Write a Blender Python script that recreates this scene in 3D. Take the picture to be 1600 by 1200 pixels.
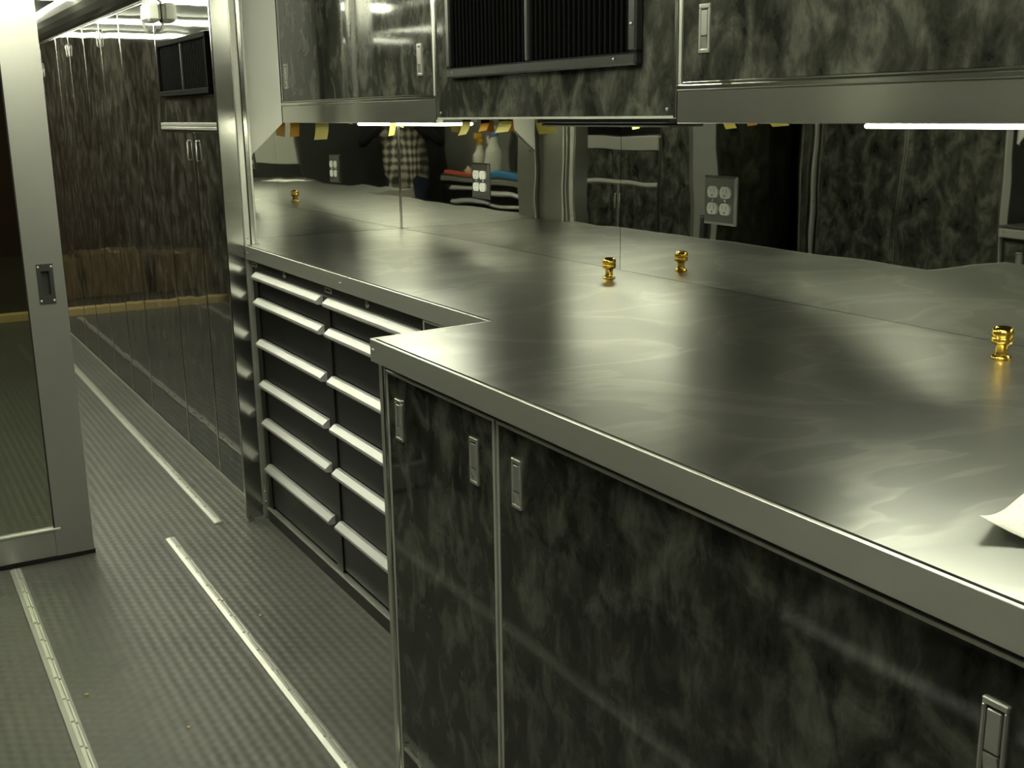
import bpy, bmesh, math, random
from mathutils import Vector, Matrix
random.seed(7)
for o in list(bpy.data.objects): bpy.data.objects.remove(o, do_unlink=True)
SC = bpy.context.scene
C = SC.collection

# ------------------------------------------------------------------ camera
F_PX, YAW, PITCH, ROLL, CAM_H = 1750.8, math.radians(29.843), math.radians(13.637), math.radians(-0.882), 1.4
cd = bpy.data.cameras.new('camera'); cam = bpy.data.objects.new('camera', cd); C.objects.link(cam)
cd.sensor_width = 36; cd.lens = F_PX / 1600 * 36; cd.clip_start = .02; cd.clip_end = 60
fw = Vector((math.sin(YAW)*math.cos(PITCH), math.cos(YAW)*math.cos(PITCH), -math.sin(PITCH)))
rt = Vector((math.cos(YAW), -math.sin(YAW), 0)); up = rt.cross(fw)
rt, up = math.cos(ROLL)*rt + math.sin(ROLL)*up, -math.sin(ROLL)*rt + math.cos(ROLL)*up
M = Matrix((rt, up, -fw)).transposed().to_4x4(); M.translation = Vector((0, 0, CAM_H))
cam.matrix_world = M
SC.camera = cam

# ------------------------------------------------------------------ world, exposure
w = bpy.data.worlds.new('world'); SC.world = w; w.use_nodes = True
w.node_tree.nodes['Background'].inputs[0].default_value = (.5, .42, .30, 1)
w.node_tree.nodes['Background'].inputs[1].default_value = .35
SC.view_settings.view_transform = 'Standard'; SC.view_settings.look = 'None'
SC.view_settings.gamma = 1; SC.view_settings.exposure = 0.85; SC.view_settings.use_curve_mapping = False
LAMP = (.97, 1.0, .75)
CEIL_E, UNDER_L, UNDER_R = 32.0, 12.5, 12.5

# ------------------------------------------------------------------ materials
def nm(name):
    m = bpy.data.materials.new(name); m.use_nodes = True
    return m, m.node_tree, m.node_tree.nodes['Principled BSDF']
def plain(name, col, rough=.5, metal=0, spec=.5, bump=0, bscale=40, emis=None, es=0, coat=0):
    m, t, p = nm(name)
    p.inputs['Base Color'].default_value = (*col, 1); p.inputs['Roughness'].default_value = rough
    p.inputs['Metallic'].default_value = metal; p.inputs['Specular IOR Level'].default_value = spec
    p.inputs['Coat Weight'].default_value = coat
    if emis: p.inputs['Emission Color'].default_value = (*emis, 1); p.inputs['Emission Strength'].default_value = es
    if bump:
        g = t.nodes.new('ShaderNodeNewGeometry'); n = t.nodes.new('ShaderNodeTexNoise'); n.inputs['Scale'].default_value = bscale
        b = t.nodes.new('ShaderNodeBump'); b.inputs['Distance'].default_value = bump; b.inputs['Strength'].default_value = 1
        t.links.new(g.outputs['Position'], n.inputs['Vector']); t.links.new(n.outputs['Fac'], b.inputs['Height']); t.links.new(b.outputs[0], p.inputs['Normal'])
    return m
def mapped(t, scale):
    g = t.nodes.new('ShaderNodeNewGeometry'); v = t.nodes.new('ShaderNodeVectorMath'); v.operation = 'MULTIPLY'
    v.inputs[1].default_value = scale; t.links.new(g.outputs['Position'], v.inputs[0]); return v.outputs[0]
def noise(t, vec, scale, detail=3, dist=0, rough=.5):
    n = t.nodes.new('ShaderNodeTexNoise'); n.inputs['Scale'].default_value = scale; n.inputs['Detail'].default_value = detail
    n.inputs['Distortion'].default_value = dist; n.inputs['Roughness'].default_value = rough
    t.links.new(vec, n.inputs['Vector']); return n.outputs['Fac']
def ramp(t, fac, stops):
    r = t.nodes.new('ShaderNodeValToRGB'); e = r.color_ramp.elements
    while len(e) < len(stops): e.new(.5)
    for el, (p, c) in zip(e, stops): el.position = p; el.color = (*c, 1) if len(c) == 3 else c
    t.links.new(fac, r.inputs[0]); return r.outputs[0]
def maprange(t, fac, a, b, lo=0, hi=1):
    r = t.nodes.new('ShaderNodeMapRange'); r.inputs[1].default_value = lo; r.inputs[2].default_value = hi
    r.inputs[3].default_value = a; r.inputs[4].default_value = b; t.links.new(fac, r.inputs[0]); return r.outputs[0]
def bumpn(t, h, dist, p, chain=None):
    b = t.nodes.new('ShaderNodeBump'); b.inputs['Distance'].default_value = dist; b.inputs['Strength'].default_value = 1
    t.links.new(h, b.inputs['Height'])
    if chain: t.links.new(chain, b.inputs['Normal'])
    t.links.new(b.outputs[0], p.inputs['Normal']); return b.outputs[0]

def smoked(name, lo, mid, hi, rough=.13, wave=.0006):
    m, t, p = nm(name)
    a = noise(t, mapped(t, (1, 1, .75)), 15, 5, .5, .6)
    b = noise(t, mapped(t, (1, 1, .4)), 45, 3, .3, .6)
    mx = t.nodes.new('ShaderNodeMath'); mx.operation = 'MULTIPLY_ADD'; mx.inputs[1].default_value = .28
    t.links.new(b, mx.inputs[0]); t.links.new(a, mx.inputs[2])
    c = ramp(t, mx.outputs[0], [(.46, lo), (.63, mid), (.84, hi)])
    t.links.new(c, p.inputs['Base Color'])
    p.inputs['Roughness'].default_value = rough
    bumpn(t, noise(t, mapped(t, (1, 1, 1)), 3.5, 1), wave, p)
    return m
def steel(name, col, rough, wave=0, wscale=4, grain=(1, 1, 1), gscale=0, gd=.0001, metal=1.0, smudge=0):
    m, t, p = nm(name)
    p.inputs['Base Color'].default_value = (*col, 1); p.inputs['Metallic'].default_value = metal; p.inputs['Roughness'].default_value = rough
    ch = None
    if wave: ch = bumpn(t, noise(t, mapped(t, (1, 1, 1)), wscale, 1.5), wave, p)
    if gscale: ch = bumpn(t, noise(t, mapped(t, grain), gscale, 2), gd, p, ch)
    if smudge:
        f = noise(t, mapped(t, (1, 1, 1)), 5, 5, 1.5)
        t.links.new(maprange(t, f, rough-smudge, rough+smudge, .3, .7), p.inputs['Roughness'])
    return m
MT = {}
MT['smoked'] = smoked('smoked_laminate', (.015, .015, .0128), (.044, .0445, .037), (.130, .131, .109), .06)
MT['smoked_up'] = smoked('smoked_laminate_upper', (.015, .015, .0128), (.044, .0445, .037), (.130, .131, .109), .06)
MT['locker'] = smoked('locker_laminate', (.015, .015, .0128), (.044, .0445, .037), (.130, .131, .109), .035, .0014)
MT['mirror'] = steel('polished_mirror_panel', (.66, .66, .62), .018, .0016, 3.0)
MT['steel'] = steel('brushed_steel', (.62, .62, .57), .34, .0004, 6, metal=.65)
MT['fascia'] = steel('satin_fascia', (.55, .55, .51), .17, .0002, 6, metal=.9)
MT['steel_edge'] = steel('polished_steel_edge', (.62, .62, .58), .16)
MT['chrome'] = plain('satin_chrome', (.66, .66, .62), .22, .7)
MT['alu'] = plain('aluminium', (.74, .74, .69), .34, .5)
MT['alu_pull'] = plain('anodised_pull', (.60, .60, .60), .38, .35)
MT['alu_door'] = steel('aluminium_door_frame', (.40, .40, .375), .28, .0003, 5, metal=.6)
MT['brass'] = steel('brass', (.72, .46, .08), .2)
MT['black'] = plain('black_powder_coat', (.008, .008, .008), .35)
MT['blackgap'] = plain('black_rubber', (.006, .006, .006), .7)
MT['darkgrey'] = plain('dark_grey_plastic', (.035, .037, .034), .45)
MT['grille'] = plain('grille_black', (.002, .002, .0025), .8, spec=.06)
MT['white'] = plain('white_panel', (.88, .88, .82), .3)
MT['plastic_white'] = plain('white_plastic', (.75, .75, .70), .4)
MT['socket'] = plain('socket_white', (.85, .85, .80), .35)
MT['plate'] = steel('outlet_plate', (.5, .5, .47), .25)
MT['ceiling'] = plain('ceiling_panel', (.17, .17, .15), .5)
MT['cove'] = plain('cove_metal', (.10, .10, .09), .35)
MT['wallgrey'] = plain('wall_grey', (.10, .10, .09), .5)
MT['lightgrey'] = plain('light_grey_panel', (.42, .42, .38), .45)
MT['dark'] = plain('dark_wall', (.09, .055, .04), .9)
MT['shopfloor'] = plain('shop_floor', (.10, .10, .075), .8)
MT['ochre'] = plain('ochre_wood', (.80, .60, .27), .6)
MT['card'] = plain('cardboard', (.22, .165, .075), .8)
MT['paper'] = None
MT['note_gold'] = plain('gold_note', (.75, .42, .04), .7)
MT['note_yellow'] = plain('pale_note', (.80, .72, .28), .7)
MT['red'] = plain('red_plastic', (.55, .10, .06), .4)
MT['blue'] = plain('blue_plastic', (.05, .25, .55), .4)
MT['green'] = plain('dark_green_plastic', (.01, .07, .03), .35)
MT['orange'] = plain('orange_plastic', (.75, .30, .03), .4)
MT['bottle'] = plain('milky_plastic', (.70, .70, .62), .4)
MT['rag'] = plain('beige_cloth', (.55, .42, .28), .9)
MT['lamp'] = plain('lamp_lens', (.9, .9, .8), .4, emis=LAMP, es=CEIL_E)
MT['lampL'] = plain('under_lens_a', (.9, .9, .8), .4, emis=LAMP, es=UNDER_L)
MT['lampR'] = plain('under_lens_b', (.9, .9, .8), .4, emis=LAMP, es=UNDER_R)
MT['skin'] = plain('skin', (.55, .33, .24), .5)
MT['hair'] = plain('hair', (.03, .02, .015), .6)
MT['sleeve'] = plain('black_sleeve', (.008, .008, .009), .9)
MT['jeans'] = plain('dark_jeans', (.02, .03, .06), .9)
# worktop: stainless sheet, slightly oil-canned, with rubbed smears
def worktop():
    m, t, p = nm('worktop_steel')
    p.inputs['Metallic'].default_value = .97
    f = noise(t, mapped(t, (1, .8, 1)), 2.2, 3, 0, .5)
    g = noise(t, mapped(t, (1, 1.3, 1)), 2.6, 3, .9, .5)       # rubbed smears: faint wandering bands
    band = ramp(t, g, [(.40, (0, 0, 0)), (.5, (.6, .6, .6)), (.515, (.12, .12, .12)), (.60, (0, 0, 0))])
    k = noise(t, mapped(t, (.35, 1.6, 1)), 26, 4, 0, .65)
    mu = t.nodes.new('ShaderNodeMath'); mu.operation = 'MULTIPLY'; t.links.new(band, mu.inputs[0]); t.links.new(k, mu.inputs[1])
    c = ramp(t, f, [(.25, (.245, .25, .238)), (.75, (.35, .355, .335))])
    mx = t.nodes.new('ShaderNodeMix'); mx.data_type = 'RGBA'; t.links.new(mu.outputs[0], mx.inputs[0]); t.links.new(c, mx.inputs[6]); mx.inputs[7].default_value = (.62, .62, .58, 1)
    t.links.new(mx.outputs[2], p.inputs['Base Color'])
    t.links.new(maprange(t, f, .282, .325, .25, .75), p.inputs['Roughness'])
    bumpn(t, noise(t, mapped(t, (1.0, .45, 1)), 3.0, .0), .0014, p)
    return m
MT['top'] = worktop()
def floor_mat():
    m, t, p = nm('studded_rubber_floor')
    pos = mapped(t, (1, 1, 1))
    sx = t.nodes.new('ShaderNodeSeparateXYZ'); t.links.new(pos, sx.inputs[0])
    def mth(op, a, b=None, c=None):
        n = t.nodes.new('ShaderNodeMath'); n.operation = op
        for i, v in enumerate((a, b, c)):
            if v is None: continue
            if isinstance(v, (int, float)): n.inputs[i].default_value = v
            else: t.links.new(v, n.inputs[i])
        return n.outputs[0]
    PX, PY = .028, .017
    u = mth('MULTIPLY', sx.outputs[0], 2*math.pi/PX); v = mth('MULTIPLY', sx.outputs[1], 2*math.pi/PY)
    h = mth('ADD', mth('COSINE', u), mth('MULTIPLY', mth('COSINE', mth('MULTIPLY', u, .5)), mth('MULTIPLY', mth('COSINE', mth('MULTIPLY', v, .5)), 1.0)))
    hh = maprange(t, h, 0, 1, -1.1, 1.9)
    dirt = noise(t, pos, 2.2, 5, .6)
    t.links.new(ramp(t, dirt, [(.3, (.115, .115, .105)), (.7, (.155, .153, .137))]), p.inputs['Base Color'])
    p.inputs['Roughness'].default_value = .42
    bumpn(t, hh, .0012, p)
    return m
MT['floor'] = floor_mat()
def glass_mat():
    m, t, p = nm('tinted_glass')
    out = [n for n in t.nodes if n.type == 'OUTPUT_MATERIAL'][0]
    tr = t.nodes.new('ShaderNodeBsdfTransparent'); tr.inputs[0].default_value = (.55, .57, .50, 1)
    gl = t.nodes.new('ShaderNodeBsdfGlossy'); gl.inputs['Roughness'].default_value = .02
    fr = t.nodes.new('ShaderNodeFresnel'); fr.inputs[0].default_value = 1.45
    mx = t.nodes.new('ShaderNodeMixShader')
    t.links.new(fr.outputs[0], mx.inputs[0]); t.links.new(tr.outputs[0], mx.inputs[1]); t.links.new(gl.outputs[0], mx.inputs[2]); t.links.new(mx.outputs[0], out.inputs[0])
    return m
MT['glass'] = glass_mat()
def paper_mat():
    m, t, p = nm('printed_paper')
    tc = t.nodes.new('ShaderNodeTexCoord')
    wv = t.nodes.new('ShaderNodeTexWave'); wv.bands_direction = 'Y'; wv.inputs['Scale'].default_value = 28
    t.links.new(tc.outputs['Object'], wv.inputs['Vector'])
    nz = t.nodes.new('ShaderNodeTexNoise'); nz.inputs['Scale'].default_value = 190; t.links.new(tc.outputs['Object'], nz.inputs['Vector'])
    mu = t.nodes.new('ShaderNodeMath'); mu.operation = 'MULTIPLY'; t.links.new(wv.outputs['Fac'], mu.inputs[0]); t.links.new(nz.outputs['Fac'], mu.inputs[1])
    c = ramp(t, mu.outputs[0], [(.0, (.86, .86, .78)), (.50, (.86, .86, .78)), (.62, (.60, .60, .55))])
    t.links.new(c, p.inputs['Base Color']); p.inputs['Roughness'].default_value = .7
    return m
MT['paper'] = paper_mat()
def plaid_mat():
    m, t, p = nm('plaid_shirt')
    pos = mapped(t, (1, 1, 1)); s = t.nodes.new('ShaderNodeSeparateXYZ'); t.links.new(pos, s.inputs[0])
    def band(o, k, ph):
        a = t.nodes.new('ShaderNodeMath'); a.operation = 'MULTIPLY_ADD'; a.inputs[1].default_value = k; a.inputs[2].default_value = ph; t.links.new(o, a.inputs[0])
        b = t.nodes.new('ShaderNodeMath'); b.operation = 'SINE'; t.links.new(a.outputs[0], b.inputs[0]); return b.outputs[0]
    ad = t.nodes.new('ShaderNodeMath'); ad.operation = 'ADD'
    t.links.new(band(s.outputs[0], 110, 0), ad.inputs[0]); t.links.new(band(s.outputs[2], 90, 1), ad.inputs[1])
    c = ramp(t, maprange(t, ad.outputs[0], 0, 1, -2, 2), [(.25, (.06, .063, .066)), (.5, (.22, .20, .17)), (.75, (.62, .55, .44))])
    t.links.new(c, p.inputs['Base Color']); p.inputs['Roughness'].default_value = .9
    return m
MT['plaid'] = plaid_mat()

# ------------------------------------------------------------------ builders
MIR = False            # port side is the starboard side mirrored about the aisle centre X = 0.5
WL = {}                # world location of every object's origin
CACHE = {}
def fx(x): return 1.0 - x if MIR else x
def finish(o, loc, parent):
    C.objects.link(o)
    WL[o.name] = Vector(loc)
    if parent is not None:
        o.parent = parent; o.location = Vector(loc) - WL[parent.name]
    else: o.location = loc
    return o
def thing(name, label, cat, loc, group=None):
    o = bpy.data.objects.new(name, None); o.empty_display_size = .05
    finish(o, (fx(loc[0]), loc[1], loc[2]), None); return tag(o, label, cat, group)
def tag(o, label, cat, group=None):
    o['label'] = label; o['category'] = cat
    if group: o['group'] = group
    return o
def struct(o, label=None):
    o['kind'] = 'structure'
    if label: o['label'] = label
    return o
def addbox(bm, x0, x1, y0, y1, z0, z1, bev=0):
    r = bmesh.ops.create_cube(bm, size=1)
    for v in r['verts']:
        v.co = Vector(((x0+x1)/2 + v.co.x*(x1-x0), (y0+y1)/2 + v.co.y*(y1-y0), (z0+z1)/2 + v.co.z*(z1-z0)))
    if bev:
        es = list({e for v in r['verts'] for e in v.link_edges})
        bmesh.ops.bevel(bm, geom=es, offset=min(bev, .45*min(x1-x0, y1-y0, z1-z0)), segments=1, affect='EDGES', profile=.5)
    return r['verts']
def box(name, x0, x1, y0, y1, z0, z1, mat, parent=None, bev=.0015):
    if MIR: x0, x1 = 1-x1, 1-x0
    d = (round(x1-x0, 4), round(y1-y0, 4), round(z1-z0, 4)); key = (d, mat, bev)
    if key not in CACHE:
        bm = bmesh.new(); addbox(bm, -d[0]/2, d[0]/2, -d[1]/2, d[1]/2, -d[2]/2, d[2]/2, bev)
        me = bpy.data.meshes.new(name); bm.to_mesh(me); bm.free(); me.materials.append(MT[mat]); CACHE[key] = me
    return finish(bpy.data.objects.new(name, CACHE[key]), ((x0+x1)/2, (y0+y1)/2, (z0+z1)/2), parent)
def mesh(name, bm, mat, org, parent=None, smooth=False):
    """bm is written in starboard world coordinates; org is the wanted origin."""
    if MIR:
        for v in bm.verts: v.co.x = 1 - v.co.x
        bmesh.ops.reverse_faces(bm, faces=bm.faces[:])
        org = (1-org[0], org[1], org[2])
    bmesh.ops.translate(bm, verts=bm.verts[:], vec=-Vector(org))
    me = bpy.data.meshes.new(name); bm.to_mesh(me); bm.free(); me.materials.append(MT[mat])
    if smooth:
        for p in me.polygons: p.use_smooth = True
    return finish(bpy.data.objects.new(name, me), org, parent)
def data_obj(name, me, loc, parent=None):
    return finish(bpy.data.objects.new(name, me), (fx(loc[0]), loc[1], loc[2]), parent)
def prism(bm, pts, axis, a, b):
    """extrude a closed outline along an axis: 'y' takes (x,z), 'x' takes (y,z), 'z' takes (x,y)"""
    def P(p, s): return {'y': (p[0], s, p[1]), 'x': (s, p[0], p[1]), 'z': (p[0], p[1], s)}[axis]
    A = [bm.verts.new(P(p, a)) for p in pts]; B = [bm.verts.new(P(p, b)) for p in pts]
    n = len(pts); fs = [bm.faces.new(A), bm.faces.new(B[::-1])]
    for i in range(n): fs.append(bm.faces.new((A[i], B[i], B[(i+1) % n], A[(i+1) % n])))
    bmesh.ops.recalc_face_normals(bm, faces=fs)
def lathe(bm, prof, cx, cy, cz, seg=24):
    rings = []
    for r, z in prof:
        if r < 1e-5: rings.append([bm.verts.new((cx, cy, cz+z))])
        else: rings.append([bm.verts.new((cx+r*math.cos(2*math.pi*i/seg), cy+r*math.sin(2*math.pi*i/seg), cz+z)) for i in range(seg)])
    fs = []
    for a, b in zip(rings, rings[1:]):
        for i in range(seg):
            j = (i+1) % seg
            if len(a) == 1 and len(b) == 1: continue
            if len(a) == 1: fs.append(bm.faces.new((a[0], b[j], b[i])))
            elif len(b) == 1: fs.append(bm.faces.new((a[i], a[j], b[0])))
            else: fs.append(bm.faces.new((a[i], a[j], b[j], b[i])))
    bmesh.ops.recalc_face_normals(bm, faces=fs)
def tube(bm, pts, r, seg=8):
    pts = [Vector(p) for p in pts]; prev = None
    for i, p in enumerate(pts):
        d = (pts[min(i+1, len(pts)-1)] - pts[max(i-1, 0)]).normalized()
        a = d.cross(Vector((0, 0, 1)) if abs(d.z) < .9 else Vector((1, 0, 0))).normalized(); b = d.cross(a)
        ring = [bm.verts.new(p + r*(math.cos(2*math.pi*k/seg)*a + math.sin(2*math.pi*k/seg)*b)) for k in range(seg)]
        if prev:
            for k in range(seg): bm.faces.new((prev[k], prev[(k+1) % seg], ring[(k+1) % seg], ring[k]))
        else: bm.faces.new(ring)
        prev = ring
    bm.faces.new(prev[::-1]); bmesh.ops.recalc_face_normals(bm, faces=bm.faces[:])
def frame_bm(xf, xb, y0, y1, z0, z1, wd):
    bm = bmesh.new()
    addbox(bm, xf, xb, y0, y1, z0, z0+wd, .001); addbox(bm, xf, xb, y0, y1, z1-wd, z1, .001)
    addbox(bm, xf, xb, y0, y0+wd, z0+wd, z1-wd, .001); addbox(bm, xf, xb, y1-wd, y1, z0+wd, z1-wd, .001)
    return bm

# latch: bezel with a recess, a raised paddle and a slanted finger grip
def latch_mesh():
    bm = bmesh.new(); W_, H_ = .0145, .0415
    addbox(bm, -.004, .002, -W_, W_, H_-.008, H_, .0015); addbox(bm, -.004, .002, -W_, W_, -H_, -H_+.007, .0015)
    addbox(bm, -.004, .002, -W_, -W_+.005, -H_+.006, H_-.007, .0015); addbox(bm, -.004, .002, W_-.005, W_, -H_+.006, H_-.007, .0015)
    addbox(bm, .0005, .002, -W_+.004, W_-.004, -H_+.006, H_-.007, 0)
    addbox(bm, -.0035, .001, -W_+.0068, W_-.0062, -.012, H_-.0105, .001)
    prism(bm, [(-.0042, -.014), (.001, -.014), (.001, -H_+.008), (-.0005, -H_+.008)], 'y', -W_+.007, W_-.0065)
    me = bpy.data.meshes.new('latch'); bm.to_mesh(me); bm.free(); me.materials.append(MT['chrome']); return me
LATCH = latch_mesh()
def latch(x, y, z, parent):
    o = data_obj('latch', LATCH, (x, y, z), parent)
    if MIR: o.rotation_euler.z = math.pi
    o['label'] = 'satin chrome flush pull latch'
    return o
def screw_mesh(r=.0045, h=.002):
    bm = bmesh.new(); bmesh.ops.create_uvsphere(bm, u_segments=10, v_segments=6, radius=r)
    for v in bm.verts: v.co.x *= h/r
    me = bpy.data.meshes.new('screw'); bm.to_mesh(me); bm.free(); me.materials.append(MT['chrome'])
    for p in me.polygons: p.use_smooth = True
    return me
SCREW = screw_mesh(); RIVET = screw_mesh(.0035, .002)
def dot(name, x, y, z, parent, me=None, rz=0):
    o = data_obj(name, me or RIVET, (x, y, z), parent); o.rotation_euler.z = rz; return o

XM, YE, ZC = 1.772, 3.912, .978       # mirror wall, mirrored end wall, worktop height
# ================================================================== SETTING
struct(box('floor', -.80, 1.80, -1.60, 8.60, -.06, 0, 'floor', bev=0), 'studded grey rubber floor')
struct(box('floor', -8, 12, 8.76, 17, -.55, -.45, 'shopfloor', bev=0), 'dark shop floor beyond the trailer')
struct(box('ceiling', -.80, 1.80, -1.60, 8.62, 1.98, 2.03, 'ceiling', bev=0))
struct(box('wall_right', XM+.012, XM+.05, -1.60, 8.60, 0, 1.98, 'wallgrey', bev=0))
struct(box('wall_left', -.82, -.784, -1.60, 8.60, 0, 1.98, 'wallgrey', bev=0))
struct(box('wall_front', -.80, 1.80, -1.66, -1.60, 0, 1.98, 'wallgrey', bev=0))
struct(box('wall_back', -8, 12, 17, 17.1, -.45, 5, 'dark', bev=0))
struct(box('wall_bulkhead', 1.16, XM+.010, YE+.008, YE+.028, 0, 1.978, 'wallgrey', bev=0))
struct(box('wall_bulkhead_port', -.784, -.16, YE-.10, YE-.08, 0, 1.978, 'wallgrey', bev=0))
# side entry door behind the photographer's shoulder
d1 = struct(box('door_1', -.784, -.772, -.75, .30, .02, 1.9, 'lightgrey', bev=.002))
box('door_handle', -.772, -.745, .20, .23, .95, 1.08, 'chrome', d1)
# cove over the rear lockers
for k, mir in enumerate((False, True)):
    MIR = mir
    bm = bmesh.new(); pts = [(1.116, 1.865)] + [(1.116-.13*math.sin(a), 1.978-.108*math.cos(a)) for a in [i*math.pi/2/6 for i in range(7)]] + [(1.15, 1.978), (1.15, 1.865)]
    prism(bm, pts, 'y', 3.95, 8.58)
    struct(mesh('trim_%d' % (k+1), bm, 'cove', (1.116, 6.2, 1.9)), 'dark rounded cove above the rear lockers')
MIR = False
struct(box('trim_3', -.60, 2.0, 8.605, 8.70, -.02, .052, 'ochre', bev=.004), 'ochre threshold bar across the rear opening')
# floor tracks
def track(x, y0, y1, label):
    t = thing('floor_track', label, 'floor track', (x, (y0+y1)/2, 0), 'aluminium tie-down tracks in the floor')
    cuts = [c for c in (y0 + .06 + i*.125 for i in range(int((y1-y0)/.125))) if c > 1.5]
    def rail(name, outer, x0, x1, shift):
        bm = bmesh.new(); prism(bm, outer, 'y', y0, y1)
        ends = [y0] + [v for c in cuts for v in (c+shift-.0045, c+shift+.0045)] + [y1]
        for a, b in zip(ends[::2], ends[1::2]): addbox(bm, x0, x1, a, b, .0025, .0075)
        mesh(name, bm, 'alu', (x, (y0+y1)/2, 0), t)
    rail('left_rail', [(x-.0175, .0005), (x-.0165, .005), (x-.0045, .0075), (x-.0045, .0005)], x-.0045, x+.003, 0)
    rail('right_rail', [(x+.0100, .0005), (x+.0100, .0075), (x+.0165, .005), (x+.0175, .0005)], x+.0055, x+.0100, -.012)
    box('slot_web', x-.0044, x+.0099, y0+.001, y1-.001, .0004, .0022, 'alu', t, 0)
    return t
track(.772, -.2, 3.705, 'aluminium floor track running past the drawer cabinet, ending at the doorway')
track(.280, -.2, 3.690, 'aluminium floor track running under the glass door')
track(.957, 3.765, 8.5, 'aluminium floor track beside the tall rear lockers, beyond the doorway')
track(.043, 3.85, 8.5, 'aluminium floor track along the port rear lockers')

# ceiling lamps, across the aisle
LY = [.45, 1.65, 2.80, 4.50, 5.80, 7.10, 8.32]
LLAB = ['over the photographer', 'over the worktop step', 'just before the doorway', 'just beyond the doorway', 'over the wide rear locker', 'over the rear lockers, second from the threshold', 'over the yellow threshold']
for y, lab in zip(LY, LLAB):
    t = thing('ceiling_light' if y > 5 else 'ceiling_light_offscreen', 'long fluorescent ceiling light ' + lab, 'ceiling light', (.53, y, 1.979), 'ceiling lights across the aisle')
    box('housing', .055, 1.005, y-.045, y+.045, 1.962, 1.979, 'plastic_white', t, .003)
    box('end_cap', .055, .065, y-.028, y+.028, 1.936, 1.9615, 'plastic_white', t, .003); box('end_cap', .995, 1.005, y-.028, y+.028, 1.936, 1.9615, 'plastic_white', t, .003)
    box('diffuser', .066, .994, y-.022, y+.022, 1.938, 1.9615, 'lamp', t, .007)

# ================================================================== BULKHEAD: posts and sliding door
def post(lab, dy=0):
    t = thing('door_post', lab, 'door post', (1.095, 3.735+dy, 0), 'steel door posts')
    box('face_plate', 1.046, 1.108, 3.725+dy, 3.741+dy, .012, 1.976, 'steel_edge', t, .003)
    box('return_strip', 1.110, 1.130, 3.729+dy, 3.745+dy, .004, 1.976, 'steel', t, .002)
    box('corner_strip', 1.131, 1.146, 3.727+dy, 3.743+dy, .004, 1.976, 'steel_edge', t, .002)
    bm = bmesh.new(); prism(bm, [(1.050, .0), (1.062, .0), (1.106, .045), (1.106, .07), (1.050, .012)], 'y', 3.7225+dy, 3.7245+dy)
    mesh('foot_bracket', bm, 'steel_edge', (1.08, 3.723+dy, 0), t)
    for z in (.06, .1, 1.0): dot('rivet', 1.12, 3.7285+dy, z, t, RIVET, math.pi/2)
    return t
post('polished steel door post beside the black drawer cabinet')
MIR = True; post('polished steel door post beside the tall port cabinet', -.045); MIR = False
# return behind the starboard post up to the mirrored end wall
struct(box('wall_return', 1.150, 1.158, 3.745, YE+.006, 0, 1.976, 'steel', bev=0))

t = thing('sliding_glass_door', 'aluminium framed sliding door with dark tinted glass, half open', 'door', (-.02, 3.725, .012))
DY0, DY1 = 3.712, 3.738
bm = bmesh.new()
for a in ((.412, .457, .016, 1.95), (.483, .526, .016, 1.95), (.457, .483, .016, .868), (.457, .483, .944, 1.95)): addbox(bm, a[0], a[1], DY0, DY1, a[2], a[3])
mesh('stile', bm, 'alu_door', (.469, DY0, .98), t)
box('stile', -.57, -.456, DY0, DY1, .016, 1.95, 'alu_door', t, .003)
box('bottom_rail', -.456, .412, DY0, DY1, .016, .104, 'alu_door', t, .002)
box('top_rail', -.456, .412, DY0, DY1, 1.85, 1.95, 'alu_door', t, .002)
box('glazing_bead', -.456, .430, DY0-.004, DY0-.0002, .1045, .112, 'alu', t, .001)
box('glazing_bead', -.456, .412, DY0+.004, DY1-.004, .104, .112, 'alu', t, .001)
box('glass_pane', -.456, .412, DY0+.010, DY1-.010, .112, 1.85, 'glass', t, 0)
box('bottom_sweep', -.57, .530, DY0+.002, DY1-.002, .002, .0158, 'blackgap', t, .001)
box('glazing_gasket', .4095, .4135, DY0-.001, DY0+.004, .112, 1.85, 'blackgap', t, 0)
bm = bmesh.new()
for a in ((.446, .457, .842, .966), (.483, .494, .842, .966), (.457, .483, .842, .868), (.457, .483, .944, .966)): addbox(bm, a[0], a[1], DY0-.003, DY0-.0001, a[2], a[3])
pp = mesh('pull_plate', bm, 'darkgrey', (.47, DY0, .904), t)
bm = bmesh.new(); addbox(bm, .457, .483, DY0+.018, DY0+.020, .868, .944)
for a in ((.457, .4585, .868, .944), (.4815, .483, .868, .944), (.4585, .4815, .868, .8695), (.4585, .4815, .9425, .944)): addbox(bm, a[0], a[1], DY0, DY0+.018, a[2], a[3])
mesh('finger_recess', bm, 'darkgrey', (.47, DY0+.01, .906), pp)
for dx, dz in ((.451, .957), (.489, .957), (.451, .851), (.489, .851)): dot('screw', dx, DY0-.0035, dz, pp, SCREW, math.pi/2)

# ================================================================== STARBOARD WORKBENCH
# worktop, L-shaped with a step
t = thing('worktop', 'long stainless steel worktop with a stepped front edge', 'worktop', (1.4, 2.0, .93))
bm = bmesh.new()
out = [(.8335, .252), (XM-.001, .252), (XM-.001, YE-.001), (1.160, YE-.001), (1.160, 3.720), (1.1145, 3.720), (1.1145, 2.0095), (.8335, 1.9790)]
prism(bm, out, 'z', ZC-.012, ZC)
mesh('top_sheet', bm, 'top', (1.4, 2.0, ZC), t)
FB = ZC-.045
box('fascia', .824, .8300, .252, 1.9880, FB, ZC-.0008, 'steel', t, .0008)
box('fascia', 1.105, 1.1110, 2.0200, 3.719, FB, ZC-.0008, 'steel', t, .0008)
bm = bmesh.new(); prism(bm, [(.8243, 1.9885), (1.1105, 2.0198), (1.1105, 2.0138), (.8305, 1.9825)], 'z', FB, ZC-.0004)
mesh('fascia', bm, 'steel', (.97, 2.0, FB), t)
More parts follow.
